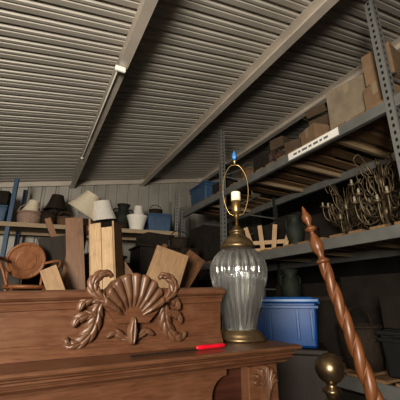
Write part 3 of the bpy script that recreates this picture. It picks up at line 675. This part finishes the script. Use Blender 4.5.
for i, (x, tl) in enumerate(((-0.19, -0.28), (-0.07, -0.08), (0.06, 0.12), (0.19, 0.32))):
    Geo().box((0, 0, 0.16), (0.055, 0.02, 0.34)).make('slat', 'pine', parent=cd, loc=(x, 0, 0.02), rot=(0, tl, 0))
Geo().box((0, 0.02, 0.03), (0.50, 0.02, 0.06)).make('bottom_rail', 'pine', parent=cd); Geo().box((0, 0.02, 0.13), (0.46, 0.02, 0.05)).make('middle_rail', 'pine', parent=cd)

G2 = 'cartons on the storage rack'
carton((2.84, 1.72, ZU), (0.60, 0.42, 0.50), 0.2, 'cardg', 'large grey-tan cardboard carton on the rack top deck', G2)
carton((2.70, 1.34, ZU), (0.40, 0.24, 0.28), -0.1, 'card', 'brown cardboard carton beside a larger one', G2)
carton((2.74, 1.34, ZU + 0.295), (0.44, 0.25, 0.32), 0.14, 'card', 'brown carton stacked on another carton', G2)
tote((2.72, 0.90, ZU), (0.50, 0.36, 0.34), 0.05, 'greyp', 'slate', 'grey plastic storage bin with slate lid on the rack')
carton((2.85, 0.90, ZU + 0.36), (0.40, 0.36, 0.30), 0.05, 'card', 'brown carton stacked on a grey bin', G2)
carton((2.72, 2.14, ZU), (0.42, 0.28, 0.24), -0.22, 'card', 'low brown carton on the rack top deck', G2)
carton((2.78, 2.14, ZU + 0.255), (0.28, 0.24, 0.13), 0.24, 'cardm', 'small open carton stacked on another', G2, True)
carton((2.60, 2.42, ZU), (0.24, 0.20, 0.18), 0.3, 'cardm', 'small brown carton on the rack top deck', G2)
urn((2.95, 2.42, ZU), 0.9, 'green', 'dark green urn among rolled rugs')
rug((2.86, 2.72, ZU), 0.12, 0.75, 0.05)
carton((2.66, 2.72, ZU + 0.242), (0.26, 0.20, 0.13), 0.2, 'cardm', 'small brown carton resting on a rolled rug', G2)
carton((2.64, 3.00, ZU), (0.30, 0.24, 0.26), -0.1, 'cardd', 'dark carton on the rack top deck', G2)
frame((2.95, 3.04, ZU), 0.26, 0.36, (D(-6), 0, D(-10)))
basket((2.62, 3.35, ZU), 0.15, 0.18, 'wicker', 'round wicker basket on the rack top deck')
shade((2.95, 3.5, ZU), 0.16, 0.11, 0.30, mat='wickd', label='dark woven lampshade on the rack top deck', group=None)
tote((2.68, 4.72, ZU), (0.46, 0.62, 0.40), 0.0, 'slate', 'slate', 'slate-blue storage tote on the rack top deck')
carton((2.8, 4.12, ZU), (0.5, 0.4, 0.26), 0.1, 'cardd', 'low dark carton on the rack top deck', G2)
urn((2.7, 4.12, ZU + 0.275), 0.6, 'green', 'small dark urn standing on a carton')
for i, (y, h, m) in enumerate(((1.75, 0.66, 'cardm'), (2.3, 0.60, 'cardd'), (2.85, 0.56, 'cardm'), (3.4, 0.65, 'cardd'))):
    carton((3.28, y, ZU), (0.20, 0.5, h), 0, m, 'tall carton along the rack back edge', G2)
for i, y in enumerate((2.75, 3.35)):
    carton((3.30, y, ZL), (0.16, 0.5, 0.5 + 0.12 * (i % 2)), 0, 'cardd', 'dark carton at the rack back edge', G2)
basket((2.98, 2.80, ZL), 0.17, 0.28, 'wickd', 'tall dark wicker basket on the rack')
urn((2.66, 2.64, ZL), 0.72, 'green', 'dark urn standing by a slatted crate')
carton((2.98, 3.42, ZL), (0.36, 0.36, 0.42), 0.1, 'cardd', 'dark carton on the rack', G2)
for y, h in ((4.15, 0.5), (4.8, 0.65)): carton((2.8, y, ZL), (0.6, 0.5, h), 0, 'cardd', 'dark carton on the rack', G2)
ZG = 0.792  # lower deck goods: very dark materials stand in for the shade here
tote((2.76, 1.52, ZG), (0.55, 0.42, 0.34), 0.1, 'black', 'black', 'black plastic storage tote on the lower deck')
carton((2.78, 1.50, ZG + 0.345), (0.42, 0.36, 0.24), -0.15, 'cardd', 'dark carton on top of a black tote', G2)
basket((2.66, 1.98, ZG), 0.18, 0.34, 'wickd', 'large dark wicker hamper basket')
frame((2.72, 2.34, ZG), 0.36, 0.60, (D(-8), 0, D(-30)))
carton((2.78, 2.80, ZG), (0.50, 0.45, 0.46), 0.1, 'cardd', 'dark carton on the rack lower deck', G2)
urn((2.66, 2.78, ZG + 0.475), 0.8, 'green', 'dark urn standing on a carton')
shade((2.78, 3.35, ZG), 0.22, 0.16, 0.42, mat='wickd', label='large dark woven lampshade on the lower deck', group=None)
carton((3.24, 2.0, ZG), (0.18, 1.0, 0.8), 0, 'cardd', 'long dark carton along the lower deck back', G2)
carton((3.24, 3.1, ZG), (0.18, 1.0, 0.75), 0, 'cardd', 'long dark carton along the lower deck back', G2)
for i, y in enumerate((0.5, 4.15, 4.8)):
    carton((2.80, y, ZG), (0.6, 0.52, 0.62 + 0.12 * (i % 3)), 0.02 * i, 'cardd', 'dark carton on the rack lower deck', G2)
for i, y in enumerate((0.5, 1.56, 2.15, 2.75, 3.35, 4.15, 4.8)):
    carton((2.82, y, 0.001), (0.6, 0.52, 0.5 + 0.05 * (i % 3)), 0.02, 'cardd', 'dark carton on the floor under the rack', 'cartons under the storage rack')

# ---------------------------------------------------------------- lights / camera
def area(name, loc, target, sx, sy, power, col):
    l = bpy.data.lights.new(name, 'AREA'); l.shape = 'RECTANGLE'; l.size = sx; l.size_y = sy; l.energy = power; l.color = col
    o = bpy.data.objects.new(name, l); COL.objects.link(o); o.location = loc
    o.rotation_euler = (Vector(target) - Vector(loc)).to_track_quat('-Z', 'Y').to_euler(); return o
area('door_light', (-1.9, -1.7, 1.8), (-0.1, 3.2, 3.3), 0.9, 1.1, 310, (1.0, 0.91, 0.78))
w = bpy.data.worlds.new('world'); bpy.context.scene.world = w; w.use_nodes = True
w.node_tree.nodes['Background'].inputs[0].default_value = (0.75, 0.85, 1.0, 1); w.node_tree.nodes['Background'].inputs[1].default_value = 0.012

cam = bpy.data.cameras.new('camera'); cam.sensor_width = 36; cam.lens = 28.26; cam.clip_start = 0.02
co = bpy.data.objects.new('camera', cam); COL.objects.link(co); co.location = (0, 0, 1.35)
co.rotation_euler = (math.radians(90 + 17.66), 0, math.radians(-28.1))
bpy.context.scene.camera = co
vs_ = bpy.context.scene.view_settings
vs_.view_transform = 'Standard'
for lk in ('Medium High Contrast',):
    try: vs_.look = lk
    except Exception: pass
